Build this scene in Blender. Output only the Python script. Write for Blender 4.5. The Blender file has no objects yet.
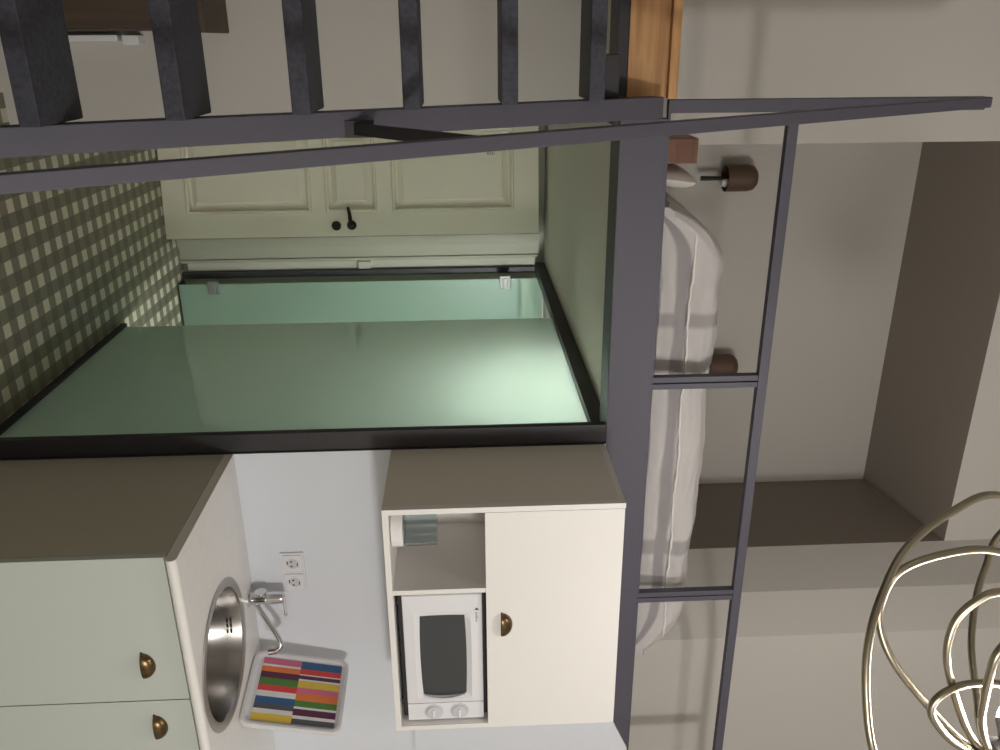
import bpy, bmesh, math, random
from mathutils import Vector, Matrix
random.seed(7)
S = bpy.context.scene
COL = S.collection
PI = math.pi

# ------------------------------------------------------------------ materials
def mat(name, col, rough=0.5, metal=0.0, noise=0.0, nscale=40.0, bump=0.0, bscale=200.0, spec=0.5, coat=0.0):
    m = bpy.data.materials.new(name); m.use_nodes = True
    nt = m.node_tree; b = nt.nodes['Principled BSDF']
    b.inputs['Base Color'].default_value = (*col, 1)
    b.inputs['Roughness'].default_value = rough
    b.inputs['Metallic'].default_value = metal
    b.inputs['Specular IOR Level'].default_value = spec
    b.inputs['Coat Weight'].default_value = coat
    if noise or bump:
        tc = nt.nodes.new('ShaderNodeTexCoord')
    if noise:
        n = nt.nodes.new('ShaderNodeTexNoise'); n.inputs['Scale'].default_value = nscale; n.inputs['Detail'].default_value = 4
        r = nt.nodes.new('ShaderNodeValToRGB')
        r.color_ramp.elements[0].position = 0.3; r.color_ramp.elements[1].position = 0.7
        r.color_ramp.elements[0].color = (*[max(0, c*(1-noise)) for c in col], 1)
        r.color_ramp.elements[1].color = (*[min(1, c*(1+noise)) for c in col], 1)
        nt.links.new(tc.outputs['Object'], n.inputs['Vector'])
        nt.links.new(n.outputs['Fac'], r.inputs['Fac']); nt.links.new(r.outputs['Color'], b.inputs['Base Color'])
    if bump:
        n2 = nt.nodes.new('ShaderNodeTexNoise'); n2.inputs['Scale'].default_value = bscale; n2.inputs['Detail'].default_value = 3
        bp = nt.nodes.new('ShaderNodeBump'); bp.inputs['Strength'].default_value = bump; bp.inputs['Distance'].default_value = 0.002
        nt.links.new(tc.outputs['Object'], n2.inputs['Vector'])
        nt.links.new(n2.outputs['Fac'], bp.inputs['Height']); nt.links.new(bp.outputs['Normal'], b.inputs['Normal'])
    return m

def emis(name, col, s):
    m = bpy.data.materials.new(name); m.use_nodes = True
    nt = m.node_tree; nt.nodes.remove(nt.nodes['Principled BSDF'])
    e = nt.nodes.new('ShaderNodeEmission'); e.inputs['Color'].default_value = (*col, 1); e.inputs['Strength'].default_value = s
    nt.links.new(e.outputs[0], nt.nodes['Material Output'].inputs['Surface'])
    return m

def wood(name, c1, c2, axis='X', rough=0.5):
    m = bpy.data.materials.new(name); m.use_nodes = True
    nt = m.node_tree; b = nt.nodes['Principled BSDF']; b.inputs['Roughness'].default_value = rough
    tc = nt.nodes.new('ShaderNodeTexCoord'); mp = nt.nodes.new('ShaderNodeMapping')
    mp.inputs['Scale'].default_value = {'X': (1.5, 26, 26), 'Y': (26, 1.5, 26), 'Z': (26, 26, 1.5)}[axis]
    n = nt.nodes.new('ShaderNodeTexNoise'); n.inputs['Scale'].default_value = 1.6; n.inputs['Detail'].default_value = 5; n.inputs['Distortion'].default_value = 0.6
    r = nt.nodes.new('ShaderNodeValToRGB')
    r.color_ramp.elements[0].color = (*c1, 1); r.color_ramp.elements[0].position = .35
    r.color_ramp.elements[1].color = (*c2, 1); r.color_ramp.elements[1].position = .65
    nt.links.new(tc.outputs['Object'], mp.inputs['Vector']); nt.links.new(mp.outputs[0], n.inputs['Vector'])
    nt.links.new(n.outputs['Fac'], r.inputs['Fac']); nt.links.new(r.outputs['Color'], b.inputs['Base Color'])
    return m

def gingham():
    m = bpy.data.materials.new('gingham_tile'); m.use_nodes = True
    nt = m.node_tree; b = nt.nodes['Principled BSDF']; b.inputs['Roughness'].default_value = 0.45
    tc = nt.nodes.new('ShaderNodeTexCoord'); sp = nt.nodes.new('ShaderNodeSeparateXYZ')
    nt.links.new(tc.outputs['Object'], sp.inputs[0])
    def M(op, a, bb=None):
        n = nt.nodes.new('ShaderNodeMath'); n.operation = op
        for i, v in enumerate((a, bb)):
            if v is None: continue
            if isinstance(v, (int, float)): n.inputs[i].default_value = v
            else: nt.links.new(v, n.inputs[i])
        return n.outputs[0]
    P = 0.105
    fr = []
    st = []
    for ax, c0 in (('X', -0.192), ('Y', 0.99)):
        f = M('FRACT', M('ADD', M('DIVIDE', M('SUBTRACT', sp.outputs[ax], c0), P), 40.25))
        fr.append(f); st.append(M('LESS_THAN', f, 0.5))
    s = M('DIVIDE', M('ADD', M('MULTIPLY', st[0], 0.9), st[1]), 1.9)
    r = nt.nodes.new('ShaderNodeValToRGB'); r.color_ramp.interpolation = 'CONSTANT'
    e = r.color_ramp.elements
    e[0].position = 0; e[0].color = (0.135, 0.122, 0.085, 1)
    e[1].position = 0.3; e[1].color = (0.22, 0.19, 0.14, 1)
    x = e.new(0.5); x.color = (0.19, 0.18, 0.125, 1)
    x = e.new(0.9); x.color = (0.62, 0.58, 0.46, 1)
    nt.links.new(s, r.inputs['Fac'])
    # thin grout between the 52 mm tiles
    g = None
    for f in fr:
        h = M('FRACT', M('MULTIPLY', f, 2.0))
        d = M('ABSOLUTE', M('SUBTRACT', h, 0.5))
        k = M('GREATER_THAN', d, 0.475)
        g = k if g is None else M('MAXIMUM', g, k)
    mx = nt.nodes.new('ShaderNodeMix'); mx.data_type = 'RGBA'
    nt.links.new(g, mx.inputs['Factor'])
    nt.links.new(r.outputs['Color'], mx.inputs[6]); mx.inputs[7].default_value = (0.17, 0.155, 0.115, 1)
    nt.links.new(mx.outputs[2], b.inputs['Base Color'])
    return m

def frosted():
    m = bpy.data.materials.new('frosted_green_glass'); m.use_nodes = True
    nt = m.node_tree; nt.nodes.remove(nt.nodes['Principled BSDF'])
    N = nt.nodes.new
    tr = N('ShaderNodeBsdfTranslucent'); tr.inputs['Color'].default_value = (0.91, 0.96, 0.91, 1)
    df = N('ShaderNodeBsdfDiffuse'); df.inputs['Color'].default_value = (0.30, 0.43, 0.34, 1)
    m1 = N('ShaderNodeMixShader'); m1.inputs[0].default_value = 0.45
    gl = N('ShaderNodeBsdfGlossy'); gl.inputs['Roughness'].default_value = 0.035; gl.inputs['Color'].default_value = (.9, 1, .92, 1)
    fz = N('ShaderNodeFresnel'); fz.inputs['IOR'].default_value = 1.75
    m2 = N('ShaderNodeMixShader')
    nt.links.new(tr.outputs[0], m1.inputs[1]); nt.links.new(df.outputs[0], m1.inputs[2])
    nt.links.new(fz.outputs[0], m2.inputs[0]); nt.links.new(m1.outputs[0], m2.inputs[1]); nt.links.new(gl.outputs[0], m2.inputs[2])
    nt.links.new(m2.outputs[0], nt.nodes['Material Output'].inputs['Surface'])
    return m

def clear_glass(name, col):
    m = bpy.data.materials.new(name); m.use_nodes = True
    b = m.node_tree.nodes['Principled BSDF']
    b.inputs['Base Color'].default_value = (*col, 1); b.inputs['Transmission Weight'].default_value = 1.0
    b.inputs['Roughness'].default_value = 0.05; b.inputs['IOR'].default_value = 1.35
    return m

def duvet_mat():
    m = bpy.data.materials.new('striped_cotton'); m.use_nodes = True
    nt = m.node_tree; b = nt.nodes['Principled BSDF']; b.inputs['Roughness'].default_value = 0.9
    at = nt.nodes.new('ShaderNodeAttribute'); at.attribute_name = 'stripe'
    mx = nt.nodes.new('ShaderNodeMix'); mx.data_type = 'RGBA'
    nt.links.new(at.outputs['Fac'], mx.inputs['Factor'])
    mx.inputs[6].default_value = (0.87, 0.84, 0.83, 1); mx.inputs[7].default_value = (0.56, 0.53, 0.54, 1)
    nt.links.new(mx.outputs[2], b.inputs['Base Color'])
    tc = nt.nodes.new('ShaderNodeTexCoord'); n = nt.nodes.new('ShaderNodeTexNoise'); n.inputs['Scale'].default_value = 22; n.inputs['Detail'].default_value = 3
    bp = nt.nodes.new('ShaderNodeBump'); bp.inputs['Strength'].default_value = 0.35; bp.inputs['Distance'].default_value = 0.01
    nt.links.new(tc.outputs['Object'], n.inputs['Vector']); nt.links.new(n.outputs['Fac'], bp.inputs['Height']); nt.links.new(bp.outputs['Normal'], b.inputs['Normal'])
    return m

M_WALL  = mat('warm_grey_paint', (0.555, 0.53, 0.495), 0.85, bump=0.25, bscale=260)
M_NICHE = M_WALL
M_TAUPE = mat('dark_taupe', (0.27, 0.235, 0.20), 0.85, bump=0.25, bscale=260)  # darker than the walls, chosen to darken the niche ceiling and right side
M_KWALL = mat('white_paint', (0.74, 0.77, 0.83), 0.6, bump=0.15, bscale=180)
M_CORR  = mat('cream_paint', (0.46, 0.44, 0.365), 0.7, bump=0.1)
M_CEIL  = mat('pale_ceiling_paint', (0.68, 0.635, 0.56), 0.85, bump=0.2)
M_DOOR  = mat('cream_gloss_paint', (0.80, 0.75, 0.62), 0.45)
M_FLOOR = gingham()
M_STEEL = mat('slate_blue_steel_paint', (0.082, 0.078, 0.104), 0.55, bump=0.35, bscale=420)
M_DSTEEL= mat('dark_steel_paint', (0.022, 0.020, 0.023), 0.5, bump=0.2, bscale=400)
M_TREAD = mat('blue_black_wood_paint', (0.040, 0.041, 0.056), 0.6, noise=0.35, nscale=90, bump=0.5, bscale=150)
M_PINE  = wood('varnished_pine', (0.40, 0.20, 0.075), (0.60, 0.33, 0.14), 'X', 0.45)
M_PINE2 = wood('reddish_pine', (0.12, 0.045, 0.022), (0.19, 0.075, 0.036), 'X', 0.5)
M_BROWN = wood('dark_brown_wood', (0.060, 0.040, 0.026), (0.085, 0.055, 0.036), 'Z', 0.6)
M_GLASS = frosted()
M_CHROME= mat('chrome', (0.72, 0.72, 0.74), 0.14, 1.0)
M_INOX  = mat('brushed_stainless', (0.38, 0.365, 0.35), 0.24, 1.0, bump=0.1, bscale=300)
M_INOXR = mat('satin_stainless_rim', (0.52, 0.50, 0.47), 0.4, 1.0)
M_HINGE = mat('worn_satin_metal', (0.22, 0.22, 0.21), 0.5, 0.6)
M_LAMU  = mat('warm_white_left_side', (0.80, 0.75, 0.67), 0.5)  # slightly darker than the front, on the wall cabinet's left side only
M_BLACK = mat('black_rubber', (0.012, 0.012, 0.014), 0.6)
M_LAM   = mat('white_laminate', (0.86, 0.835, 0.81), 0.42)
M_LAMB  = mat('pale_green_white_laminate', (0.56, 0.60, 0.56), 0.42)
M_LAMS  = mat('olive_grey_left_side', (0.52, 0.49, 0.41), 0.5)  # darker than the doors, on the base cabinet's left side only
M_TOP   = mat('speckled_worktop', (0.86, 0.84, 0.81), 0.35, noise=0.02, nscale=35)
M_EDGE  = mat('grey_edge_strip', (0.80, 0.77, 0.72), 0.5)
M_BRASS = mat('aged_bronze', (0.17, 0.115, 0.06), 0.32, 1.0, noise=0.3, nscale=60)
M_DBRON = mat('dark_bronze', (0.045, 0.035, 0.028), 0.4, 0.8)
M_PLAS  = mat('white_plastic', (0.80, 0.80, 0.83), 0.35)
M_PLAS2 = mat('pale_grey_plastic', (0.62, 0.62, 0.67), 0.35)
M_MWIN  = mat('dark_microwave_window', (0.05, 0.054, 0.058), 0.3)
M_MBODY = mat('black_microwave_shell', (0.02, 0.02, 0.022), 0.5)
M_INK   = mat('dark_print', (0.05, 0.05, 0.06), 0.6)
M_JAR   = clear_glass('ribbed_clear_glass', (0.74, 0.82, 0.84))
M_CERA  = mat('white_ceramic', (0.82, 0.81, 0.80), 0.2)
M_DUVET = duvet_mat()
M_SHEET = mat('white_sheet', (0.78, 0.74, 0.72), 0.9, bump=0.3, bscale=60)
M_PILL  = mat('ivory_pillow_cotton', (0.70, 0.65, 0.60), 0.9, bump=0.3, bscale=40)
M_SHADE = mat('brown_lamp_metal', (0.105, 0.060, 0.038), 0.5)
M_TUBE  = mat('brushed_champagne_metal', (0.38, 0.34, 0.26), 0.30, 1.0)
M_HUB   = mat('satin_grey_metal', (0.35, 0.35, 0.36), 0.35, 1.0)
M_BULB  = emis('lit_led_bulb', (1.0, 0.95, 0.89), 150.0)
M_BLAMP = emis('lit_bathroom_lamp', (0.94, 1.0, 0.95), 860.0)
M_TILEW = mat('white_bathroom_tile', (0.70, 0.78, 0.72), 0.35)

# ------------------------------------------------------------------ mesh helpers
def new(): return bmesh.new()
def link(name, bm, mats, parent=None, smooth=True, loc=None):
    me = bpy.data.meshes.new(name)
    bmesh.ops.recalc_face_normals(bm, faces=bm.faces[:])
    bm.to_mesh(me); bm.free()
    if not isinstance(mats, (list, tuple)): mats = [mats]
    for m in mats: me.materials.append(m)
    if smooth:
        for p in me.polygons: p.use_smooth = True
        try: me.set_sharp_from_angle(angle=math.radians(35))
        except Exception: pass
    o = bpy.data.objects.new(name, me); COL.objects.link(o)
    if smooth:                                   # keep large flat faces flat next to their rounded edges
        wn = o.modifiers.new('weighted_normal', 'WEIGHTED_NORMAL'); wn.keep_sharp = True; wn.weight = 100
    if parent is not None:
        root = parent
        while root.parent: root = root.parent
        me.transform(Matrix.Translation(-root.location))      # part meshes live in their thing's own space
        o.parent = parent
    return o
def add_box(bm, x0, x1, y0, y1, z0, z1, bev=0.0, mi=0, seg=2):
    mtx = Matrix.Translation(((x0+x1)/2, (y0+y1)/2, (z0+z1)/2)) @ Matrix.Diagonal((abs(x1-x0), abs(y1-y0), abs(z1-z0), 1))
    r = bmesh.ops.create_cube(bm, size=1, matrix=mtx)
    vs = r['verts']; fs = {f for v in vs for f in v.link_faces}
    for f in fs: f.material_index = mi
    if bev:
        es = list({e for v in vs for e in v.link_edges})
        bmesh.ops.bevel(bm, geom=es, offset=bev, segments=seg, profile=.5, affect='EDGES')
    return vs
def box(name, d, m, parent=None, bev=0.002):
    bm = new(); add_box(bm, *d, bev=bev); return link(name, bm, m, parent)
def add_beam(bm, a, b, w, h, side=Vector((1, 0, 0)), bev=0.0, mi=0):
    """square bar from a to b; w along 'side', h along the third axis"""
    a = Vector(a); b = Vector(b); d = (b-a); L = d.length; d.normalize()
    s = (side - d*side.dot(d)).normalized(); t = d.cross(s)
    R = Matrix((s, t, d)).transposed().to_4x4()
    mtx = Matrix.Translation((a+b)/2) @ R @ Matrix.Diagonal((w, h, L, 1))
    r = bmesh.ops.create_cube(bm, size=1, matrix=mtx); vs = r['verts']
    for f in {f for v in vs for f in v.link_faces}: f.material_index = mi
    if bev: bmesh.ops.bevel(bm, geom=list({e for v in vs for e in v.link_edges}), offset=bev, segments=2, profile=.5, affect='EDGES')
def catmull(pts, n=10):
    P = [Vector(p) for p in pts]; out = []
    Q = [2*P[0]-P[1]] + P + [2*P[-1]-P[-2]]
    for i in range(1, len(Q)-2):
        p0, p1, p2, p3 = Q[i-1:i+3]
        for k in range(n):
            t = k/n
            out.append(0.5*((2*p1)+(-p0+p2)*t+(2*p0-5*p1+4*p2-p3)*t*t+(-p0+3*p1-3*p2+p3)*t**3))
    out.append(P[-1]); return out
def add_tube(bm, path, r, seg=12, mi=0, caps=True):
    P = [Vector(p) for p in path]; rings = []
    up = None
    for i, p in enumerate(P):
        d = (P[min(i+1, len(P)-1)] - P[max(i-1, 0)]).normalized()
        if up is None:
            up = d.orthogonal().normalized()
        up = (up - d*up.dot(d)).normalized(); s = d.cross(up)
        rr = r(i/(len(P)-1)) if callable(r) else r
        rings.append([bm.verts.new(p + (up*math.cos(2*PI*k/seg) + s*math.sin(2*PI*k/seg))*rr) for k in range(seg)])
    for A, B in zip(rings, rings[1:]):
        for k in range(seg):
            f = bm.faces.new((A[k], A[(k+1) % seg], B[(k+1) % seg], B[k])); f.material_index = mi
    if caps:
        for A in (rings[0], rings[-1]):
            f = bm.faces.new(A); f.material_index = mi
def add_lathe(bm, prof, center, axis='Z', seg=32, mi=0, arc=None):
    c = Vector(center); rings = []
    for r, h in prof:
        ring = []
        if r < 1e-6:
            ring = [bm.verts.new(c + axv(axis, 0, 0, h))]
        else:
            for k in range(seg):
                a = 2*PI*k/seg; ring.append(bm.verts.new(c + axv(axis, r*math.cos(a), r*math.sin(a), h)))
        rings.append(ring)
    for A, B in zip(rings, rings[1:]):
        for k in range(seg):
            k2 = (k+1) % seg
            if len(A) == 1 and len(B) == 1: continue
            if len(A) == 1: f = bm.faces.new((A[0], B[k], B[k2]))
            elif len(B) == 1: f = bm.faces.new((A[k], A[k2], B[0]))
            else: f = bm.faces.new((A[k], A[k2], B[k2], B[k]))
            f.material_index = mi
def axv(axis, a, b, h):
    return {'Z': Vector((a, b, h)), 'Y': Vector((a, h, b)), 'X': Vector((h, a, b))}[axis]
def add_prism(bm, poly, z0, z1, mi=0):
    """plan polygon (x,y) extruded in z"""
    lo = [bm.verts.new((x, y, z0)) for x, y in poly]; hi = [bm.verts.new((x, y, z1)) for x, y in poly]
    n = len(poly)
    for f in (bm.faces.new(lo[::-1]), bm.faces.new(hi)): f.material_index = mi
    for i in range(n):
        f = bm.faces.new((lo[i], lo[(i+1) % n], hi[(i+1) % n], hi[i])); f.material_index = mi
def thing(name, label, cat, loc, group=None):
    o = bpy.data.objects.new(name, None); COL.objects.link(o); o.location = loc
    o.empty_display_size = 0.05
    o['label'] = label; o['category'] = cat
    if group: o['group'] = group
    return o
def tag(o, label, cat, group=None):
    o['label'] = label; o['category'] = cat
    if group: o['group'] = group
    return o
def struct(o): o['kind'] = 'structure'; return o
def copy_tree(o, delta, parent=None):
    c = o.copy(); COL.objects.link(c)
    if parent is None: c.location = Vector(o.location) + Vector(delta)
    else: c.parent = parent
    for ch in list(o.children): copy_tree(ch, delta, c)
    return c

# ------------------------------------------------------------------ setting
ZB, ZT = 2.154, 2.296          # loft beam underside / top
ZC = 2.180                     # ceiling under the loft
YN, YB = 0.78, 1.60            # front wall plane above the loft, back of the sleeping niche
ZN = 3.96                      # niche ceiling
HC = 4.70                      # main ceiling
XL, XR, YF = -3.2, 2.9, -4.6

struct(box('floor', (XL, XR, YF, 2.6, -0.1, 0.0), M_FLOOR, bev=0))
struct(box('ceiling', (XL, XR, YF, 1.8, HC, HC+0.1), M_WALL, bev=0))
struct(box('wall_left', (XL-0.1, XL, YF, 1.0, 0, HC), M_WALL, bev=0))
struct(box('wall_right', (XR, XR+0.1, YF, 1.0, 0, HC), M_WALL, bev=0))
struct(box('wall_front', (XL, XR, YF-0.1, YF, 0, HC), M_WALL, bev=0))
# wall under the loft left of the corridor, and the corridor beyond it
bm = new(); add_prism(bm, [(XL, YN+.02), (-0.985, YN+.02), (-0.985, 2.45), (-1.09, 2.45), (-1.09, YN+.14), (XL, YN+.14)], 0, ZC)
struct(link('wall_corridor', bm, M_WALL, smooth=False))
# end wall of the corridor and bathroom, with the doorway opening
bm = new()
add_box(bm, -1.2, -1.03, 2.45, 2.55, 0, ZC); add_box(bm, -0.20, 1.6, 2.45, 2.55, 0, ZC); add_box(bm, -1.03, -0.20, 2.45, 2.55, 2.13, ZC)
add_box(bm, -1.2, -0.1, 2.75, 2.8, 0, ZC)
struct(link('wall_back', bm, M_CORR, smooth=False))
# kitchen wall (front of the bathroom box)
struct(box('wall_kitchen', (0.0, XR, 0.0, 0.10, 0, ZB), M_KWALL, bev=0))
# plaster boxing right of the wall unit, rising in front of the beam
bm = new()
v0 = [(1.0, 1.45), (2.85, 1.45), (2.85, ZT-.004), (1.36, ZT-.004), (1.04, ZB-.002), (1.0, ZB-.05)]
fr_ = [bm.verts.new((x, -0.014, z)) for x, z in v0]; bk_ = [bm.verts.new((x, -0.001, z)) for x, z in v0]
bm.faces.new(fr_); bm.faces.new(bk_[::-1])
for i in range(6): bm.faces.new((fr_[i], fr_[(i+1) % 6], bk_[(i+1) % 6], bk_[i]))
struct(link('trim_2', bm, M_KWALL, smooth=False))
# bathroom walls
bm = new(); add_box(bm, 1.5, 1.6, 0.1, 2.45, 0, ZC)
struct(link('wall_bathroom', bm, M_TILEW, smooth=False))
# loft floor slab (its underside is the ceiling of the corridor)
bm = new(); add_box(bm, XL, XR, 0.15, 2.6, ZC, ZC+0.10)
struct(link('ceiling_corridor', bm, M_CEIL, smooth=False))
# walls above the loft: back of the sleeping niche, its sides, and a canted right corner shaped to make stepped shade bands
bm = new(); add_box(bm, -1.1, 1.3, YB, YB+.1, ZC+.1, ZN+.05)
struct(link('wall_niche', bm, M_NICHE, smooth=False))
bm = new(); add_prism(bm, [(XL, YN), (-0.895, YN), (-0.865, YB+.05), (XL, YB+.05)], ZC+.1, HC)
struct(link('wall_upper_left', bm, M_WALL, smooth=False))
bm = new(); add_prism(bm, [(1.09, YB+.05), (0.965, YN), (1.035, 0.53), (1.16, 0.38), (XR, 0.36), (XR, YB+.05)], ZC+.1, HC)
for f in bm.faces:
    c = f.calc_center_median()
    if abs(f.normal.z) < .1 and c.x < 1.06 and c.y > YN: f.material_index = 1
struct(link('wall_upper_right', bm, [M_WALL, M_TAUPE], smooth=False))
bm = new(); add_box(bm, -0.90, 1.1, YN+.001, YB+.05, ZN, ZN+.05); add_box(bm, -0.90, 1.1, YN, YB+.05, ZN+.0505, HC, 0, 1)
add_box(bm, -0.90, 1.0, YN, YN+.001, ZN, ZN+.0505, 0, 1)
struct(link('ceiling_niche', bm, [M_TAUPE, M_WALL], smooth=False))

# door casing right of the entry door: stepped mouldings
bm = new()
add_box(bm, -0.205, -0.15, 2.405, 2.45, 0, 2.15, .004); add_box(bm, -0.15, -0.075, 2.42, 2.45, 0, 2.15, .006)
add_box(bm, -0.075, -0.055, 2.410, 2.45, 0, 2.15, .006); add_box(bm, -1.03, -0.205, 2.41, 2.45, 2.13, 2.175, .004)
struct(link('trim_1', bm, mat('drab_cream_paint', (0.33, 0.315, 0.25), .6)))
bm = new(); add_box(bm, -0.20, -0.01, 2.430, 2.45, 0.0, 0.03, .003)
struct(link('baseboard_corridor', bm, mat('brown_skirting', (0.10, 0.08, 0.05), .6)))

# entry door, standing slightly ajar (hinged at the left)
hx, hy = -0.965, 2.335; ex, ey = -0.245, 2.225
ang = math.atan2(ey-hy, ex-hx); DW = math.hypot(ex-hx, ey-hy)
door = bpy.data.objects.new('door_1', None); COL.objects.link(door); door.location = (hx, hy, 0); door.rotation_euler = (0, 0, ang); struct(door)
def dlink(name, bm, m, parent=None, smooth=True):
    o = link(name, bm, m, None, smooth); o.parent = parent or door; return o
Z0, Z1, TH = 0.006, 2.125, 0.042
pz = [(0.135, 0.835), (0.915, 1.205), (1.290, 1.985)]
px0, px1 = 0.14, DW-0.135
bm = new()
add_box(bm, 0, px0, 0, TH, Z0, Z1); add_box(bm, px1, DW, 0, TH, Z0, Z1)
zz = [Z0] + [v for p in pz for v in p] + [Z1]
for i in range(0, len(zz), 2): add_box(bm, px0, px1, 0, TH, zz[i], zz[i+1])
dlink('frame', bm, M_DOOR, smooth=False)
for a, b in pz:       # raised and fielded panels with a moulding round them
    bm = new()
    def loop(ins, y): return [bm.verts.new(v) for v in ((px0+ins, y, a+ins), (px1-ins, y, a+ins), (px1-ins, y, b-ins), (px0+ins, y, b-ins))]
    Ls = [loop(0, 0.004), loop(0.005, -0.010), loop(0.016, -0.008), loop(0.024, 0.020), loop(0.032, 0.022), loop(0.062, 0.004), loop(0.066, 0.0)]
    for A, B in zip(Ls, Ls[1:]):
        for k in range(4): bm.faces.new((A[k], A[(k+1) % 4], B[(k+1) % 4], B[k]))
    bm.faces.new(Ls[-1])
    dlink('panel', bm, M_DOOR, smooth=False)
bm = new(); add_lathe(bm, [(0, -.014), (.020, -.013), (.026, -.006), (.027, 0.0)], (DW-.062, 0, 1.055), 'Y', 24)
h = dlink('handle', bm, M_DBRON); h['label'] = 'dark bronze lever handle'
bm = new(); add_tube(bm, catmull([(DW-.062, -.010, 1.055), (DW-.062, -.045, 1.055), (DW-.075, -.055, 1.055), (DW-.12, -.056, 1.053), (DW-.165, -.052, 1.045)], 6), lambda t: .008+.003*math.sin(t*PI), 10)
dlink('lever', bm, M_DBRON, h)
bm = new(); add_lathe(bm, [(0, -.012), (.012, -.012), (.014, -.006), (.026, -.005), (.027, 0.0)], (DW-.06, 0, 0.968), 'Y', 24)
l = dlink('lock', bm, M_DBRON); l['label'] = 'round dark bronze lock'
def text_mesh(name, body, size, m, mtx, parent, ext=0.0006):
    cu = bpy.data.curves.new(name, 'FONT'); cu.body = body; cu.size = size; cu.extrude = ext; cu.align_x = 'CENTER'; cu.align_y = 'CENTER'
    t = bpy.data.objects.new(name+'_tmp', cu); COL.objects.link(t)
    me = bpy.data.meshes.new_from_object(t.evaluated_get(bpy.context.evaluated_depsgraph_get()))
    bpy.data.objects.remove(t)
    me.transform(mtx)
    if parent.type == 'EMPTY' and parent.name != 'door_1': me.transform(Matrix.Translation(-parent.location))
    me.materials.clear(); me.materials.append(m)
    o = bpy.data.objects.new(name, me); COL.objects.link(o); o.parent = parent
    return o
# small dark lettering on the upper door panel, running upwards
T = Matrix.Translation((DW-0.452, 0.0005, 1.855)) @ Matrix.Rotation(PI/2, 4, 'X') @ Matrix.Rotation(PI/2, 4, 'Z')
text_mesh('lettering', 'esu', 0.034, M_INK, T, door)

# strike plate box on the casing
o = box('strike_plate', (-0.045, 0.0, 2.428, 2.45, 1.05, 1.125), M_CORR, bev=.003)
tag(o, 'small cream latch box on door casing between entry door and glass', 'latch')

# ------------------------------------------------------------------ steel loft structure
bm = new(); add_box(bm, -1.06, XR, 0.0, 0.012, ZB, ZT, .002); add_box(bm, -1.06, XR, 0.012, 0.15, ZB, ZB+.012, .002, 1); add_box(bm, -1.06, XR, 0.012, 0.15, ZT-.012, ZT, .002)
o = link('steel_beam', bm, [M_STEEL, M_DSTEEL]); tag(o, 'slate grey steel beam along the edge of the sleeping loft', 'beam')
bm = new(); add_box(bm, -0.070, -0.004, 0.002, 0.030, 0, ZB, .002, 0); add_box(bm, -0.004, 0.0, -0.004, 0.030, 0, ZB, .001, 0)
o = link('steel_post', bm, M_DSTEEL); tag(o, 'black steel post between glass partition and kitchen units', 'post')
t = thing('pine_threshold', 'varnished pine board edging the loft at top of ladder', 'board', (-2.0, 0.03, ZT))
box('board', (-2.4, -1.115, 0.02, 0.06, 2.172, 2.290), M_PINE, t, .003)
box('nosing', (-2.4, -1.115, 0.0, 0.16, 2.290, 2.318), M_PINE, t, .004)
o = box('steel_edge', (-2.4, -1.04, 0.015, 0.15, 2.138, 2.170), M_DSTEEL, t, .002); o['label'] = 'dark steel strip under the pine'

# loft railing
t = thing('loft_railing', 'slate grey steel railing in front of the loft bed', 'railing', (0, 0.02, ZT))
box('top_rail', (-1.08, XR-.05, 0.0, 0.03, 2.657, 2.690), M_STEEL, t, .003)
def upright(x0, x1, z1):
    b_ = new(); add_box(b_, x0, x1, 0.004, 0.034, ZT, z1, .003); return b_
link('post', upright(-1.113, -1.075, 3.250), M_STEEL, t)
for xc in (-0.215, 0.645, 1.51):
    bm = new(); add_box(bm, xc-.022, xc-.002, 0.002, 0.030, ZT, 2.657, .002); add_box(bm, xc+.002, xc+.022, 0.002, 0.030, ZT, 2.657, .002)
    add_box(bm, xc-.004, xc+.004, 0.010, 0.028, ZT, 2.657)
    link('post', bm, M_STEEL, t)
bm = new(); add_box(bm, -1.08, XR-.05, 0.004, 0.028, ZT, ZT+.008, .001); link('foot_strip', bm, M_STEEL, t)

# ladder with treads and its handrail
K = 0.489
def ly(z): return -0.77 + (z-0.74)*K
lad = thing('loft_ladder', 'steep dark grey ladder with deep treads leading to the loft', 'ladder', (-1.4, ly(0), 0))
dirv = Vector((0, K, 1)).normalized()
for xc in (-1.0955, -1.672):
    bm = new(); add_beam(bm, (xc, ly(-.0)+.0, 0.012), (xc, ly(2.255), 2.255), 0.059, 0.055, bev=.003)
    add_box(bm, xc-.034, xc+.034, ly(0)-.05, ly(0)+.06, 0, .02, .003)
    link('stringer', bm, M_STEEL, lad)
for k in range(8):
    z = 2.045 - 0.2363*k - 0.0004*k*k; y = ly(z)
    bm = new(); add_box(bm, -1.638, -1.1265, y-.10, y+.10, z-.021, z+.021, .004)
    link('tread', bm, M_TREAD, lad)
top, bot = Vector((-1.100, -0.030, 3.232)), Vector((-1.0755, -1.330, 0.72))
bm = new(); add_beam(bm, bot, top, 0.030, 0.030, bev=.003)
hr = link('handrail', bm, M_STEEL, lad)
for z1, zz2 in ((1.43, 1.72), (0.55, 0.80)):
    bm = new()
    f = (zz2-bot.z)/(top.z-bot.z); e = bot.lerp(top, f)
    add_beam(bm, (-1.085, ly(z1)-.03, z1), (e.x, e.y+.015, e.z), 0.028, 0.012, bev=.002)
    add_box(bm, -1.105, -1.065, ly(z1)-.042, ly(z1)-.026, z1-.04, z1+.05, .002)
    link('bracket', bm, M_DSTEEL, lad)
bm = new(); add_box(bm, -1.24, -1.125, ly(2.1)+.02, ly(2.1)+.12, 2.07, 2.13, .003); link('top_bracket', bm, M_DSTEEL, lad)

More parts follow.
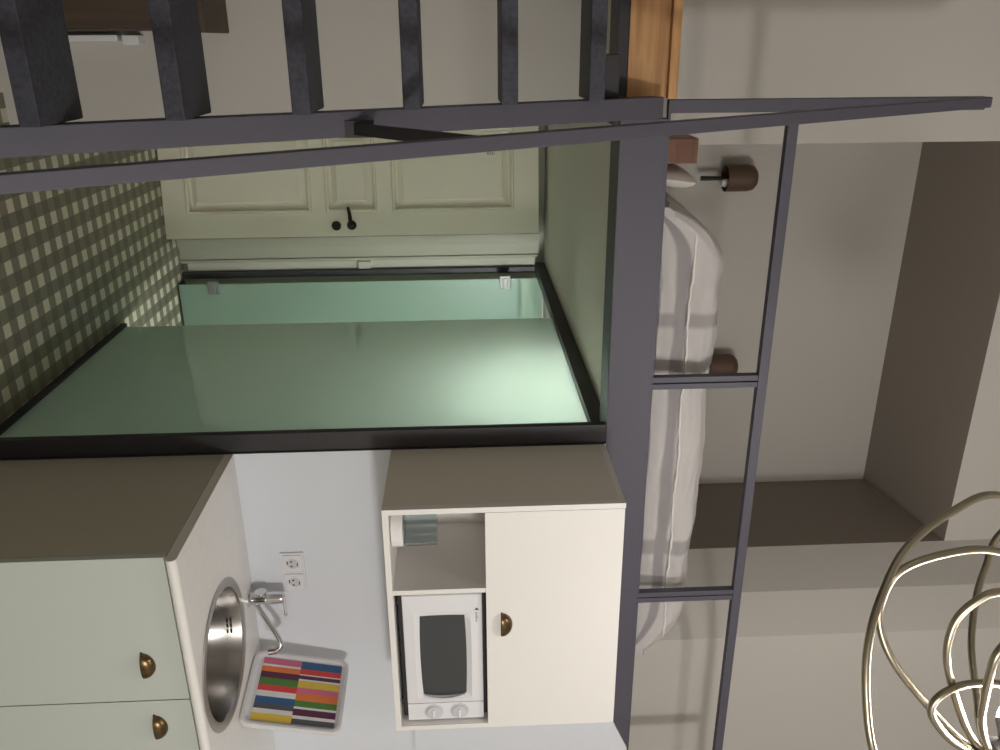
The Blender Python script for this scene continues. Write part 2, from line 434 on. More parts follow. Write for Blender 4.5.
# ------------------------------------------------------------------ bathroom glass
t = thing('glass_partition', 'frosted green glass screen in black frame beside the corridor', 'partition', (0.015, 0.75, 0))
box('pane', (0.010, 0.020, 0.032, 1.425, 0.028, 2.135), M_GLASS, t, .0015)
box('top_frame', (-0.025, 0.035, 0.11, 2.41, 2.120, 2.179), M_DSTEEL, t, .002)
box('bottom_frame', (-0.004, 0.034, 0.11, 1.44, 0.0, 0.030), M_DSTEEL, t, .002)
box('back_jamb', (0.002, 0.036, 2.405, 2.449, 0.0, 2.12), M_DSTEEL, t, .002)
t = thing('glass_door', 'green glass bathroom door swung open against the end wall', 'glass door', (0.04, 2.30, 0.01))
bm = new(); add_box(bm, 0.040, 0.66, 2.285, 2.295, 0.012, 2.150, .0015)
link('pane', bm, M_GLASS, t)
for z in (0.214, 1.932):
    bm = new(); add_box(bm, 0.020, 0.098, 2.270, 2.310, z-.032, z+.032, .004); add_box(bm, 0.034, 0.086, 2.264, 2.272, z-.014, z+.014, .003)
    add_tube(bm, [(0.024, 2.29, z-.034), (0.024, 2.29, z+.034)], .010, 12)
    link('hinge', bm, M_HINGE, t)
# bathroom wall lamp behind the frosted glass
t = thing('bathroom_lamp', 'lit lamp glowing white through the frosted glass', 'lamp', (0.22, 0.56, ZC))
bm = new(); add_lathe(bm, [(0, 0), (.05, 0), (.05, -.02), (.02, -.025), (.012, -.03), (.012, -.09), (.03, -.10), (0, -.10)], (0.22, 0.56, ZC), 'Z', 20)
link('fitting', bm, M_CHROME, t)
bm = new(); bmesh.ops.create_uvsphere(bm, u_segments=20, v_segments=12, radius=.042, matrix=Matrix.Translation((0.22, 0.56, ZC-.145)))
link('bulb', bm, M_BLAMP, t)

# ------------------------------------------------------------------ kitchen
KW = 1.55
def cup_handle(parent, x, y, z, w=0.085, h=0.034, d=0.024):
    """half-dome cup pull, open underneath, fixed on a front facing -Y"""
    bm = new(); nu, nv = 20, 9; g = []
    for i in range(nu+1):
        a = PI*i/nu; row = []
        for j in range(nv+1):
            b_ = (PI/2)*j/nv
            row.append(bm.verts.new((x + w/2*math.cos(a)*math.cos(b_)**.7 if j < nv else x, y - d*math.sin(b_), z - h*.3 + h*math.sin(a)*math.cos(b_)**.85 if j < nv else z-h*.3)))
        g.append(row)
    for i in range(nu):
        for j in range(nv):
            try: bm.faces.new((g[i][j], g[i+1][j], g[i+1][j+1], g[i][j+1]))
            except ValueError: pass
    bmesh.ops.remove_doubles(bm, verts=bm.verts[:], dist=1e-5)
    bmesh.ops.solidify(bm, geom=bm.faces[:], thickness=.0018)
    add_box(bm, x-w/2-.003, x+w/2+.003, y-.002, y, z-h*.3-.003, z-h*.3+.004, .0008)
    o = link('handle', bm, M_BRASS, parent)
    o['label'] = 'aged bronze cup handle'
    return o
bc = thing('base_cabinet', 'white kitchen base cabinet with bronze cup handles below the sink', 'cabinet', (KW/2, -0.3, 0))
bm = new()
add_box(bm, 0.0, 0.018, -0.578, -0.002, 0.0, 0.868, .001, 1); add_box(bm, KW-.018, KW, -0.578, -0.002, 0.0, 0.868, .001)
add_box(bm, 0.018, KW-.018, -0.575, -0.002, 0.10, 0.118); add_box(bm, 0.018, KW-.018, -0.012, -0.002, .118, .868)
add_box(bm, 0.018, KW-.018, -0.53, -0.515, 0, .10)
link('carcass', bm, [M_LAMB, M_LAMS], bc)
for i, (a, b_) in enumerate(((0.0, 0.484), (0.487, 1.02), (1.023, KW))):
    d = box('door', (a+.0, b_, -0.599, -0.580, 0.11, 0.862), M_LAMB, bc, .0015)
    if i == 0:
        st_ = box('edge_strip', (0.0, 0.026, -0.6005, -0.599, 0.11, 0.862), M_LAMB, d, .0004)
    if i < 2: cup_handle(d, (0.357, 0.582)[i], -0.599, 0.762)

# worktop with a round cut-out
SX, SY, SR = 0.520, -0.364, 0.232
bm = new()
def ring(n, r, z): return [bm.verts.new((SX+r*math.cos(2*PI*k/n), SY+r*math.sin(2*PI*k/n), z)) for k in range(n)]
zt, zb_ = 0.900, 0.870
outer = [(0.0, -0.002), (KW, -0.002), (KW, -0.606), (0.0, -0.606)]
for z in (zt, zb_):
    ov = [bm.verts.new((x, y, z)) for x, y in outer]; rv = ring(48, SR-.01, z)
    es = [bm.edges.new((ov[i], ov[(i+1) % 4])) for i in range(4)] + [bm.edges.new((rv[i], rv[(i+1) % 48])) for i in range(48)]
    bmesh.ops.triangle_fill(bm, use_beauty=True, edges=es)
    if z == zt: OT, RT = ov, rv
    else: OB, RB = ov, rv
for i in range(48): bm.faces.new((RT[i], RT[(i+1) % 48], RB[(i+1) % 48], RB[i]))
for i in (0, 1): bm.faces.new((OT[i], OT[(i+1) % 4], OB[(i+1) % 4], OB[i]))
f = bm.faces.new((OT[3], OT[0], OB[0], OB[3])); f.material_index = 1
# rounded post-formed front edge
n = 8; prev = [OT[3], OT[2]]
for k in range(1, n+1):
    a = PI*k/n
    cur = [OB[3], OB[2]] if k == n else [bm.verts.new((x, -0.606-.015*math.sin(a), .885+.015*math.cos(a))) for x in (0.0, KW)]
    bm.faces.new((prev[0], prev[1], cur[1], cur[0])); prev = cur
endv = [bm.verts.new((0, -0.606-.015*math.sin(PI*k/n), .885+.015*math.cos(PI*k/n))) for k in range(n+1)]
f = bm.faces.new(endv); f.material_index = 1
o = link('worktop', bm, [M_TOP, M_EDGE]); tag(o, 'white worktop with round sink cut-out on the base cabinet', 'worktop')

# sink
t = thing('sink', 'round stainless steel sink bowl set into the white worktop', 'sink', (SX, SY, 0.9))
bm = new(); add_lathe(bm, [(.204, .0015), (.209, .004), (.231, .0035), (.2345, .0008)], (SX, SY, 0.9), 'Z', 64); link('rim', bm, M_INOXR, t)
bm = new(); add_lathe(bm, [(.206, .002), (.201, -.006), (.194, -.05), (.176, -.125), (.160, -.148), (.12, -.156), (.045, -.160)], (SX, SY, 0.9), 'Z', 64); link('bowl', bm, M_INOX, t)
bm = new(); add_lathe(bm, [(.046, -.159), (.040, -.163), (.012, -.165), (0, -.160)], (SX, SY, 0.9), 'Z', 24); link('drain', bm, M_CHROME, t)
bm = new()
for dx in (-.02, 0, .02):
    for dz in (-.035, -.047): 
        a = 1.35 + dx*5; rr = .1945
        add_box(bm, SX+rr*math.cos(a)-.007, SX+rr*math.cos(a)+.007, SY+rr*math.sin(a)-.003, SY+rr*math.sin(a)+.0, .9+dz-.003, .9+dz+.003)
link('overflow', bm, M_BLACK, t)

# faucet
FX, FY = 0.540, -0.060
t = thing('faucet', 'chrome mixer tap with swivelled spout behind the round sink', 'faucet', (FX, FY, 0.9))
bm = new(); add_lathe(bm, [(0, 0), (.030, 0), (.030, .006), (.023, .010), (.022, .055), (.024, .058), (.024, .064), (.022, .068), (.022, .112), (.018, .122), (0, .124)], (FX, FY, .9), 'Z', 28)
add_tube(bm, [(FX-.028, FY, .945), (FX-.022, FY, .945)], .02, 16)
link('body', bm, M_CHROME, t)
bm = new(); add_tube(bm, catmull([(FX+.008, FY-.008, .922), (FX+.05, FY-.03, .952), (FX+.105, FY-.058, .994), (FX+.135, FY-.072, 1.010), (FX+.150, FY-.078, 1.010), (FX+.160, FY-.083, .998)], 6), .0095, 14)
sp_ = link('spout', bm, M_CHROME, t)
bm = new(); add_tube(bm, [(FX+.160, FY-.083, .999), (FX+.163, FY-.085, .970)], .0135, 16); n_ = link('nozzle', bm, M_CHROME, sp_)
bm = new(); add_box(bm, FX-.006, FX+.070, FY-.008, FY+.008, 1.018, 1.027, .003); add_tube(bm, [(FX+.070, FY, 1.0225), (FX+.078, FY, 1.0225)], .006, 10); link('lever', bm, M_CHROME, t)

# double wall socket
t = thing('wall_socket', 'white double power socket on the wall above the tap', 'socket', (0.475, -0.005, 1.055))
bm = new(); add_box(bm, 0.392, 0.552, -0.010, 0.0, 1.012, 1.096, .004); link('plate', bm, M_PLAS, t)
for xc in (0.433, 0.511):
    bm = new(); add_box(bm, xc-.034, xc+.034, -0.015, -0.010, 1.022, 1.090, .004)
    add_lathe(bm, [(.026, -.0152), (.024, -.0165), (.022, -.0154), (.020, -.0152)], (xc, 0, 1.056), 'Y', 28)
    s_ = link('socket_insert', bm, M_PLAS, t)
    bm = new(); add_lathe(bm, [(0, -.0162), (.0195, -.0160), (.0198, -.0150)], (xc, 0, 1.056), 'Y', 28); w_ = link('well', bm, M_PLAS2, s_)
    bm = new()
    for dx in (-.0095, .0095): add_lathe(bm, [(0, -.0168), (.0036, -.0168), (.0036, -.0160)], (xc+dx, 0, 1.052), 'Y', 10)
    add_box(bm, xc-.012, xc+.002, -.0168, -.0160, 1.036, 1.040, .0004); add_box(bm, xc-.004, xc+.010, -.0168, -.0160, 1.071, 1.0745, .0004)
    c_ = link('contact', bm, M_INK, s_)

# striped tray standing on edge
A = Vector((0.758, -0.070, 0.903)); B = Vector((0.812, -0.368, 0.903))
ux = (B-A).normalized(); W_ = (B-A).length; lean = Vector((-ux.y, ux.x, 0)); 
if lean.x < 0: lean = -lean
la = math.radians(14); uz = (Vector((0, 0, 1))*math.cos(la) + lean*math.sin(la)).normalized(); un = ux.cross(uz)
if un.x > 0: un = -un
H_ = 0.338; TM = Matrix((ux, uz, un)).transposed().to_4x4(); TM.translation = A
def tpt(a, b_, c): return TM @ Vector((a, b_, c))
tray = thing('tray', 'square white tray with colourful striped print standing beside the sink', 'tray', (A+B)/2)
def rrect(w0, w1, h0, h1, r, n=6):
    out = []
    for cx, cy, a0 in ((w1-r, h1-r, 0), (w0+r, h1-r, PI/2), (w0+r, h0+r, PI), (w1-r, h0+r, 1.5*PI)):
        for k in range(n+1):
            a = a0 + PI/2*k/n; out.append((cx+r*math.cos(a), cy+r*math.sin(a)))
    return out
bm = new(); Ls = []
for ins, c in ((0.004, -.012), (0.0, -.008), (0.0, .004), (0.004, .008), (0.012, .008), (0.020, 0.0), (0.026, -.001)):
    Ls.append([bm.verts.new(tpt(a, b_, c)) for a, b_ in rrect(ins, W_-ins, ins, H_-ins, .034-ins*.6)])
for P_, Q_ in zip(Ls, Ls[1:]):
    for k in range(len(P_)): bm.faces.new((P_[k], P_[(k+1) % len(P_)], Q_[(k+1) % len(P_)], Q_[k]))
bm.faces.new(Ls[-1]); bm.faces.new(Ls[0][::-1])
link('body', bm, mat('greyish_white_melamine', (0.72, 0.71, 0.73), .3), tray)
pal = {'white': (.78, .76, .76), 'pink': (.70, .16, .28), 'orange': (.80, .20, .05), 'purple': (.10, .02, .06), 'green': (.08, .22, .04), 'red': (.70, .05, .05),
       'blue': (.03, .11, .27), 'grey': (.09, .09, .11), 'yellow': (.80, .56, .07)}
pk = list(pal); pm = [mat('print_'+k, pal[k], .35) for k in pk]
low = [('pink', 460, 480), ('white', 480, 487), ('orange', 487, 505), ('purple', 505, 525), ('green', 525, 548), ('red', 548, 567), ('white', 567, 585), ('blue', 585, 607), ('grey', 607, 623), ('white', 623, 637), ('yellow', 637, 660)]
upp = [('blue', 475, 500), ('red', 500, 518), ('white', 518, 522), ('purple', 522, 534), ('white', 534, 540), ('yellow', 540, 563), ('pink', 563, 580), ('orange', 580, 605), ('green', 605, 625), ('white', 625, 632), ('purple', 632, 653), ('white', 653, 663), ('grey', 663, 680)]
bm = new()
for rows, a0, a1, h0, h1 in ((low, 460, 660, .036, H_/2), (upp, 475, 680, H_/2, H_-.024)):
    for c, s0, s1 in rows:
        w0 = .026+(W_-.050)*(s0-a0)/(a1-a0); w1 = .026+(W_-.050)*(s1-a0)/(a1-a0)
        f = bm.faces.new([bm.verts.new(tpt(*q, .0012)) for q in ((w0, h0), (w1, h0), (w1, h1), (w0, h1))]); f.material_index = pk.index(c)
o = link('stripe_print', bm, pm, tray, smooth=False); o['label'] = 'two rows of coloured bars'

# wall unit
uc = thing('wall_cabinet', 'white wall cabinet holding a microwave above the worktop', 'cabinet', (0.416, -0.2, 1.425))
UW, UD, U0, U1 = 0.843, 0.392, 1.425, 2.150
bm = new()
add_box(bm, 0.0005, 0.0185, -UD-.001, -UD+.0195, U0, U1, .0008); add_box(bm, 0.001, 0.018, -UD+.02, -0.001, U0, U1-.018, .0008, 1); add_box(bm, UW-.017, UW, -UD+.02, -0.001, U0, U1-.018, .0008)
add_box(bm, 0.001, UW, -UD+.02, -0.001, U1-.018, U1, .001)
add_box(bm, UW-.017, UW, -UD, -UD+.02, U0, 1.735, .0008)
add_box(bm, 0.018, UW-.017, -UD, -0.001, U0, U0+.018, .0008)
add_box(bm, 0.018, UW-.017, -0.008, -0.001, U0+.018, U1-.018)
link('carcass', bm, [M_LAM, M_LAMU], uc)
box('shelf', (0.018, UW-.017, -UD+.021, -0.008, 1.736, 1.752), M_LAM, uc, .0008)
box('divider', (0.288, 0.305, -UD+.002, -0.008, U0+.018, 1.736), M_LAM, uc, .0008)
d = box('door', (0.0195, UW, -UD-.001, -UD+.018, 1.729, 2.148), M_LAM, uc, .0012)
cup_handle(d, 0.425, -UD-.001, 1.787)

# microwave
mw = thing('microwave', 'white microwave oven with two dials inside the wall cabinet', 'microwave', (0.565, -0.2, 1.443))
MX0, MX1, MZ0, MZ1, MY = 0.322, 0.820, 1.466, 1.716, -0.372
bm = new(); add_box(bm, MX0-.008, MX1, MY+.022, -0.06, MZ0-.016, MZ1+.012, .004)  # black housing made oversized to fill the gaps, standing in for their shade
for fx in (MX0+.05, MX1-.05): 
    for fy in (-0.33, -0.10): add_tube(bm, [(fx, fy, 1.443), (fx, fy, MZ0-.012)], .012, 10)
link('housing', bm, M_MBODY, mw)
XS = 0.750
bm = new()
wx0, wx1, wz0, wz1 = 0.404, 0.716, 1.519, 1.660
# door frame with a bowed inner edge round the window
nn = 16
def bow(t): return 4*t*(1-t)
out, inn, inn2 = [], [], []
for side in range(4):
    for k in range(nn):
        t_ = k/nn
        if side == 0: o_ = (MX0+t_*(XS-MX0), MZ0); i_ = (wx0+t_*(wx1-wx0), wz0 - .004*bow(t_))
        if side == 1: o_ = (XS, MZ0+t_*(MZ1-MZ0)); i_ = (wx1 + .010*bow(t_), wz0+t_*(wz1-wz0))
        if side == 2: o_ = (XS-t_*(XS-MX0), MZ1); i_ = (wx1-t_*(wx1-wx0), wz1 + .004*bow(t_))
        if side == 3: o_ = (MX0, MZ1-t_*(MZ1-MZ0)); i_ = (wx0 - .002*bow(t_), wz1-t_*(wz1-wz0))
        out.append(o_); inn.append(i_)
def lp(pts, y): return [bm.verts.new((x, y, z)) for x, z in pts]
L0 = lp(out, MY+.022); L1 = lp(out, MY+.003); L2 = lp([(x+(0.5*(MX0+XS)-x)*.012, z+(0.5*(MZ0+MZ1)-z)*.02) for x, z in out], MY)
mid = [(ix+(ox-ix)*.32, iz+(oz-iz)*.32) for (ox, oz), (ix, iz) in zip(out, inn)]
L3 = lp(mid, MY-.004); L4 = lp(inn, MY+.006); L5 = lp(inn, MY+.010)
for P_, Q_ in zip((L0, L1, L2, L3, L4), (L1, L2, L3, L4, L5)):
    for k in range(len(P_)): bm.faces.new((P_[k], P_[(k+1) % len(P_)], Q_[(k+1) % len(P_)], Q_[k]))
dr = link('door', bm, M_PLAS, mw)
bm = new(); A_ = lp(inn, MY+.0075); B_ = lp(inn, MY+.0125); ctr = bm.verts.new(((wx0+wx1)/2, MY+.0075, (wz0+wz1)/2))
for k in range(len(A_)):
    k2 = (k+1) % len(A_); bm.faces.new((A_[k], A_[k2], ctr)); bm.faces.new((A_[k2], A_[k], B_[k], B_[k2]))
w_ = link('window', bm, M_MWIN, dr, smooth=False); w_['label'] = 'dark glass window'
# grip: the bowed bar at the right edge of the window
bm = new(); add_tube(bm, catmull([(wx1+.004, MY+.002, wz0+.004), (wx1+.012, MY-.004, (wz0*2+wz1)/3), (wx1+.012, MY-.004, (wz0+wz1*2)/3), (wx1+.004, MY+.002, wz1-.004)], 6), .004, 10)
g_ = link('grip', bm, M_PLAS2, dr)
bm = new(); add_box(bm, XS+.002, MX1, MY, MY+.022, MZ0, MZ1, .003); cp = link('control_panel', bm, M_PLAS, mw)
for z in (1.551, 1.636):
    bm = new(); add_lathe(bm, [(0, -.009), (.021, -.009), (.024, -.007), (.0255, -.002), (.030, -.0015), (.031, 0)], (0.786, MY, z), 'Y', 28)
    kn = link('knob', bm, M_PLAS2, mw)
    bm = new(); add_box(bm, 0.786-.0165, 0.786+.0165, MY-.013, MY-.008, z-.004, z+.004, .0015); r_ = link('knob_ridge', bm, M_PLAS, kn)
T = Matrix.Translation((0.408, MY-.0016, 1.698)) @ Matrix.Rotation(PI/2, 4, 'X')
tx = text_mesh('logo', '\u25C4 proline' if False else 'proline', 0.013, M_INK, T, mw)
bm = new(); vs = [bm.verts.new(v) for v in ((0.372, MY-.0024, 1.699), (0.381, MY-.0024, 1.706), (0.381, MY-.0024, 1.692))]; bm.faces.new(vs); bmesh.ops.solidify(bm, geom=bm.faces[:], thickness=.0008)
link('logo_triangle', bm, M_INK, mw)

# glass jar with a white lid, beside the microwave
JX, JY, JZ = 0.104, -0.312, U0+.0185
t = thing('glass_jar', 'clear glass jar on white base in the cabinet beside the microwave', 'jar', (JX, JY, JZ))
bm = new(); add_lathe(bm, [(0, 0), (.058, 0), (.063, .003), (.064, .034), (.061, .038), (0, .038)], (JX, JY, JZ), 'Z', 36); link('base', bm, M_CERA, t)
bm = new(); seg = 48; rings = []
for h_, r0 in ((.040, .058), (.048, .061), (.09, .061), (.140, .059), (.140, .055), (.09, .057), (.048, .057), (.042, .055)):
    rings.append([bm.verts.new((JX+(r0+((.0028)*math.cos(8*2*PI*k/seg) if r0 > .053 else 0))*math.cos(2*PI*k/seg), JY+(r0+((.0028)*math.cos(8*2*PI*k/seg) if r0 > .053 else 0))*math.sin(2*PI*k/seg), JZ+h_)) for k in range(seg)])
for P_, Q_ in zip(rings, rings[1:]):
    for k in range(seg): bm.faces.new((P_[k], P_[(k+1) % seg], Q_[(k+1) % seg], Q_[k]))
bm.faces.new(rings[-1]); bm.faces.new(rings[0][::-1])
link('glass', bm, M_JAR, t)

# ------------------------------------------------------------------ loft bed
DZ = ZC+.102
bed = thing('bed', 'low loft bed with white mattress behind the grey railing', 'bed', (0.05, 0.8, DZ))
bm = new(); add_box(bm, -0.70, 0.83, 0.17, 1.49, DZ+.02, 2.43, .035, 0, 4); link('mattress', bm, M_SHEET, bed)
box('base', (-0.70, 0.82, 0.2, 1.48, DZ, DZ+.02), M_PINE2, bed, .003)
bm = new()
add_box(bm, -0.985, -0.907, 0.17, 0.60, DZ, DZ+.018, .002); add_box(bm, -0.985, -0.907, 0.17, 0.19, DZ+.018, 2.44, .003); add_box(bm, -0.985, -0.967, 0.19, 0.60, DZ+.018, 2.44, .002); add_box(bm, -0.925, -0.907, 0.19, 0.60, DZ+.018, 2.44, .002); add_box(bm, -0.985, -0.907, 0.60, 0.62, DZ, 2.44, .002)
o = link('pine_box', bm, M_PINE2); tag(o, 'small reddish pine box at the head of the loft bed', 'box')
# duvet: a puffy sheet of cloth lying over the mattress and hanging down its near side and foot
bm = new(); NX, NP = 110, 46
lay = bm.verts.layers.float.new('stripe')
from mathutils import noise as nz
def prof(s):
    """s 0..1 from the hem at the near side, up, over the top, to the wall side -> (y, z)"""
    pts_ = [(0.150, 2.318), (0.118, 2.330), (0.108, 2.365), (0.104, 2.40), (0.098, 2.435), (0.092, 2.462), (0.102, 2.492), (0.135, 2.518), (0.21, 2.530), (0.5, 2.538), (0.9, 2.54), (1.40, 2.53), (1.50, 2.50), (1.535, 2.45)]
    f_ = s*(len(pts_)-1); i_ = min(int(f_), len(pts_)-2); t_ = f_-i_
    return [pts_[i_][k]*(1-t_)+pts_[i_+1][k]*t_ for k in (0, 1)]
grid = []
for i in range(NX+1):
    u = i/NX; x = -0.785 + u*1.775; row = []
    for j in range(NP+1):
        s = (j/NP)**1.25; y, z = prof(s)
        w = nz.noise(Vector((x*5, s*9, 0)))*.010 + nz.noise(Vector((x*13, s*22, 3)))*.005
        # the head end is folded back, the foot end droops
        if u > .86: z -= ((u-.86)/.14)**2.0*.135*(1 if s > .25 else max(.0, s/.25))
        z += .030*(1-u)*min(1, s/.4)
        if u < .14: z -= (1-u/.14)**2.6*.20*min(1, s/.35)
        xx = x + (0.012*nz.noise(Vector((y*7, z*7, 1))))
        if xx > .5: xx -= .055*((xx-.5)/.5)*max(0, min(1, (y-.25)/.3))   # the foot of the cover narrows towards the wall
        bulge = .010*math.sin(x*7)+.006*math.sin(x*17+1)
        y2 = y - w*.7 - (bulge*.3 if s < .5 else 0); z2 = z + w*.8 + (bulge*.35 if s > .35 else 0)
        v = bm.verts.new((xx, y2, max(z2, DZ+.035 if s < .3 else (2.34 if x < -.778 else 2.36)))); 
        st = 0.0
        if 0.185 < s < 0.262: st = 1.0
        for xc in (-0.395, 0.50):
            if abs(x-xc) < .028: st = max(st, 0.8)
        v[lay] = st; row.append(v)
    grid.append(row)
for i in range(NX):
    for j in range(NP): bm.faces.new((grid[i][j], grid[i+1][j], grid[i+1][j+1], grid[i][j+1]))
bmesh.ops.solidify(bm, geom=bm.faces[:], thickness=.010)
dv = thing('duvet', 'rumpled white duvet with grey stripes spread over the loft bed', 'duvet', (0.1, 0.8, 2.45))
link('cover', bm, M_DUVET, dv)
# the piped hem that shows as a crinkled line on the near side
bm = new()
path = [(-0.70+1.60*k/90, 0.093-.003*math.sin(k*.9)-.002*math.sin(k*2.3)-(.003*math.sin((-0.70+1.6*k/90)*7)), 2.432+.003*math.sin(k*.31)+.0012*math.sin(k*1.7)) for k in range(91)]
add_tube(bm, path, lambda t_: .004+.001*math.sin(t_*80), 8); link('piped_seam', bm, M_SHEET, dv)
# pillow
bm = new(); n1 = 24; top_, bot_ = [], []
for sgn, store in ((1, top_), (-1, bot_)):
    for i in range(n1+1):
        r_ = []
        for j in range(n1+1):
            a, b_ = 2*i/n1-1, 2*j/n1-1
            e = (max(0, 1-a**4)*max(0, 1-b_**4))**.5
            r_.append(bm.verts.new((-0.853+a*.010+sgn*.038*e, 0.45+b_*.27, 2.366+a*.078+.008*b_*b_)))
        store.append(r_)
for g_ in (top_, bot_):
    for i in range(n1):
        for j in range(n1): bm.faces.new((g_[i][j], g_[i+1][j], g_[i+1][j+1], g_[i][j+1]))
bmesh.ops.remove_doubles(bm, verts=bm.verts[:], dist=1e-4)
o = link('pillow', bm, M_PILL); tag(o, 'ivory pillow propped beside the pine box at the head of the loft bed', 'pillow')

# wall lamps above the bed
def wall_lamp(x, z, label):
    t = thing('wall_lamp', label, 'wall lamp', (x, YB, z), 'brown wall lamps above the loft bed')
    bm = new(); add_box(bm, x-.03, x+.03, YB-.016, YB, z-.02, z+.05, .006); link('wall_plate', bm, M_SHADE, t)
    bm = new(); add_tube(bm, [(x, YB-.015, z+.02), (x, YB-.07, z+.02)], .009, 10); link('arm', bm, M_SHADE, t)
    c = (x, YB-.105, z)
    bm = new(); add_lathe(bm, [(.061, -.075), (.064, -.075), (.064, .035), (.058, .060), (.040, .076), (0, .081), (0, .078), (.038, .072), (.055, .056), (.061, .033), (.061, -.075)], c, 'Z', 36); link('shade', bm, M_SHADE, t)
    bm = new(); add_lathe(bm, [(0, -.095), (.018, -.090), (.024, -.07), (.016, -.045), (.014, -.02), (0, -.02)], (x+.02, YB-.105, z), 'Z', 20); b_ = link('bulb', bm, M_CERA, t); b_['label'] = 'white bulb'
    bm = new(); add_tube(bm, [(x, YB-.112, z-.02), (x-.002, YB-.112, z-.195)], lambda t_: .008+.004*t_, 10); link('switch_rod', bm, M_DBRON, t)
    return t
lamp = wall_lamp(-0.655, 3.03, 'brown wall lamp with rod, at the head end of the bed')
l2 = copy_tree(lamp, (0.975, 0, 0.0)); l2['label'] = 'brown wall lamp half hidden behind the duvet near the railing post'

# ------------------------------------------------------------------ left side: brown cabinet and power strip
t = thing('brown_cabinet', 'dark brown wooden cabinet by the wall behind the ladder', 'cabinet', (-1.75, 0.66, 0))
bm = new(); add_box(bm, -2.15, -1.318, 0.50, 0.795, 0.06, 0.83, .004); link('body', bm, M_BROWN, t)
bm = new(); add_box(bm, -2.17, -1.308, 0.485, 0.798, 0.83, 0.853, .004); link('top', bm, M_BROWN, t)
bm = new()
add_box(bm, -2.13, -1.36, 0.52, 0.78, 0, 0.06, .002); link('plinth', bm, M_DBRON, t)
for a, b_ in ((-2.14, -1.745), (-1.74, -1.328)): box('door', (a, b_, 0.484, 0.500, 0.075, 0.82), M_BROWN, t, .003)
t = thing('power_strip', 'white power strip standing upright at the brown cabinet side', 'power strip', (-1.31, 0.72, 0.0))
box('body', (-1.306, -1.284, 0.735, 0.798, 0.10, 0.47), M_PLAS, t, .004)
box('plug', (-1.305, -1.270, 0.735, 0.798, 0.485, 0.545), M_PLAS, t, .006)
bm = new(); add_tube(bm, catmull([(-1.295, .766, .099), (-1.295, .76, .04), (-1.28, .74, .012), (-1.2, .72, .008), (-1.1, .74, .008)], 6), .004, 8); link('cable', bm, M_PLAS2, t)

# ------------------------------------------------------------------ chandelier of looping tubes
CAMP = Vector((-1.2749, -2.5213, 1.6805)); RX, RY, RZ, FPX = 0.042, -0.024, 0.3823, 830.82
fwd = Vector((math.sin(RZ)*math.cos(RX), math.cos(RZ)*math.cos(RX), math.sin(RX)))
rt = Vector((math.cos(RZ), -math.sin(RZ), 0)); up = rt.cross(fwd)
right = rt*math.cos(RY) + up*math.sin(RY); upv = -rt*math.sin(RY) + up*math.cos(RY)
def seen(x, y, d): return CAMP + (fwd + right*((y-375)/FPX) + upv*((x-500)/FPX))*d
HUB = seen(1000, 762, 1.70)
ch = thing('chandelier', 'metal chandelier of looping tube arms hanging in front of the loft', 'chandelier', HUB)
bm = new(); add_lathe(bm, [(0, -.035), (.030, -.034), (.045, -.022), (.048, 0), (.048, .03), (.036, .05), (.012, .06), (.010, .10), (0, .10)], HUB, 'Z', 28); link('hub', bm, M_HUB, ch)
bm = new(); add_tube(bm, [HUB+Vector((0, 0, .08)), (HUB.x, HUB.y, HC-.03)], .007, 10); add_lathe(bm, [(0, -.04), (.05, -.035), (.065, 0)], (HUB.x, HUB.y, HC), 'Z', 24); link('stem', bm, M_TUBE, ch)
# each arm: a loop that leaves the hub, swells outwards and returns; given as (out along view right, up, depth) from the hub
def arm(pts_):
    P_ = pts_
    bm = new(); add_tube(bm, catmull(P_, 10), .0078, 12); link('arm', bm, M_TUBE, ch)
PX = 0.00205   # metres per pixel at the hub's distance
def im(*q):    # arm shape measured from the hub in photo-sized steps
    return [seen(x, y, 1.70+c) for x, y, c in q]
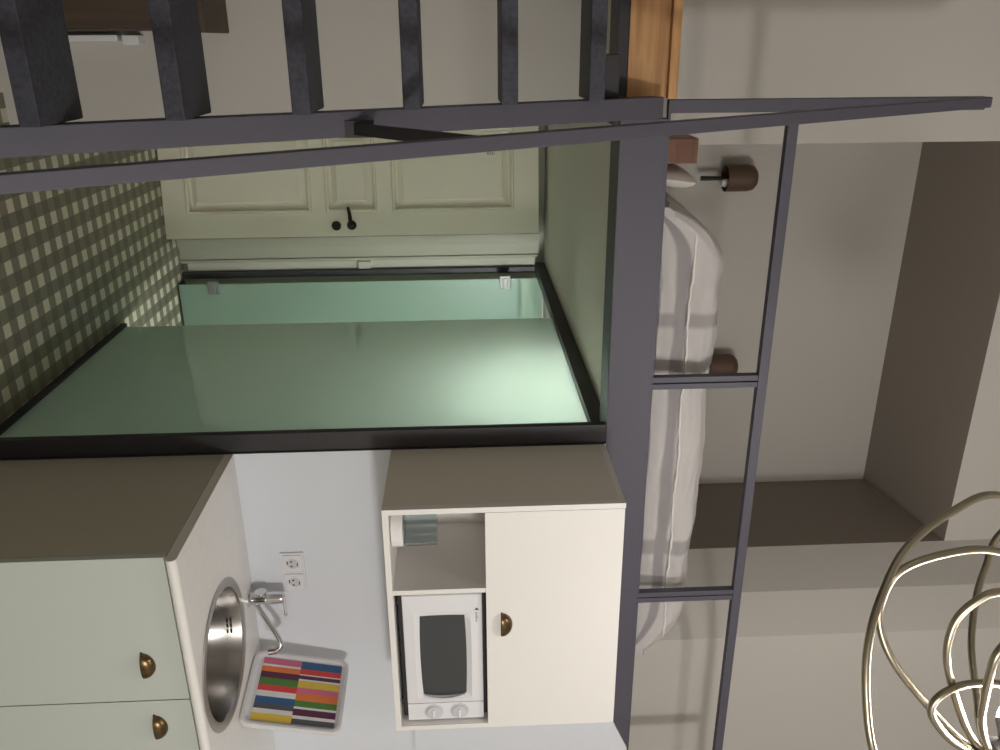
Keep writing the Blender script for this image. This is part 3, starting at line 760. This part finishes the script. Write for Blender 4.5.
# hub sits near picture position (985,750); offsets below follow the loops seen there
ARMS = [
 [(992,762,0),(1060,640,.02),(1060,540,-.02),(1000,496,-.08),(950,513,-.12),(905,550,-.15),(880,600,-.17),(868,645,-.18),(866,695,-.18),(873,750,-.17),(895,805,-.12),(935,830,-.06),(975,800,-.02),(992,762,0)],
 [(992,762,0),(960,740,-.01),(928,706,-.02),(896,666,-.04),(881,632,-.05),(881,604,-.06),(900,571,-.08),(950,553,-.08),(1000,552,-.07),(1060,580,-.03),(1070,660,0),(1020,720,0)],
 [(992,762,0),(968,732,-.02),(952,685,-.06),(947,652,-.09),(955,622,-.11),(975,602,-.13),(1000,592,-.14),(1040,600,-.13),(1060,650,-.08),(1040,710,-.02),(1000,740,0)],
 [(992,762,.03),(980,726,.05),(977,698,.08),(972,658,.12),(972,630,.15),(977,594,.18),(986,566,.2),(1000,534,.2),(1050,500,.16),(1090,560,.1),(1080,660,.04),(1010,735,0)],
 [(992,762,-.01),(956,744,-.03),(938,726,-.05),(931,710,-.06),(940,696,-.07),(960,686,-.07),(984,683,-.06),(1000,684,-.05),(1050,690,-.03),(1050,730,0),(1005,748,0)],
 [(992,762,0),(982,726,-.08),(984,702,-.12),(990,674,-.15),(1000,650,-.17),(1030,625,-.17),(1060,660,-.12),(1050,715,-.05),(1005,745,0)],
]
for a_ in ARMS: arm(im(*a_))
for k in range(5):
    a = 2*PI*k/5+.5; p = HUB + Vector((.095*math.cos(a), .095*math.sin(a), .085))
    bm = new(); add_tube(bm, [HUB+Vector((.03*math.cos(a), .03*math.sin(a), .03)), p-Vector((0, 0, .03))], .010, 12); link('lamp_holder', bm, M_HUB, ch)
    bm = new(); bmesh.ops.create_uvsphere(bm, u_segments=16, v_segments=10, radius=.032, matrix=Matrix.Translation(p)); link('bulb', bm, M_BULB, ch)

# ------------------------------------------------------------------ lights
def point(name, loc, e, col, r):
    l_ = bpy.data.lights.new(name, 'POINT'); l_.energy = e; l_.color = col; l_.shadow_soft_size = r
    o_ = bpy.data.objects.new(name, l_); COL.objects.link(o_); o_.location = loc; return o_
point('fill_light', (0.5, -3.9, 2.0), 125, (1.0, 0.975, 0.94), .15)  # unseen soft fill behind the camera, added to brighten corridor and kitchen

w = bpy.data.worlds.new('world'); S.world = w; w.use_nodes = True
w.node_tree.nodes['Background'].inputs[0].default_value = (0.02, 0.02, 0.022, 1)

# ------------------------------------------------------------------ camera (the photograph was taken with the phone on its side)
cd = bpy.data.cameras.new('camera'); cam = bpy.data.objects.new('camera', cd); COL.objects.link(cam)
R = Matrix((upv, -right, -fwd)).transposed().to_4x4(); R.translation = CAMP
cam.matrix_world = R
cd.sensor_width = 36.0; cd.lens = FPX*36/1000; cd.clip_start = 0.02
S.camera = cam
vs_ = S.view_settings
vs_.view_transform = 'Standard'; vs_.look = 'None'; vs_.gamma = 1.0; vs_.exposure = 0.22
try: vs_.use_curve_mapping = False
except Exception: pass
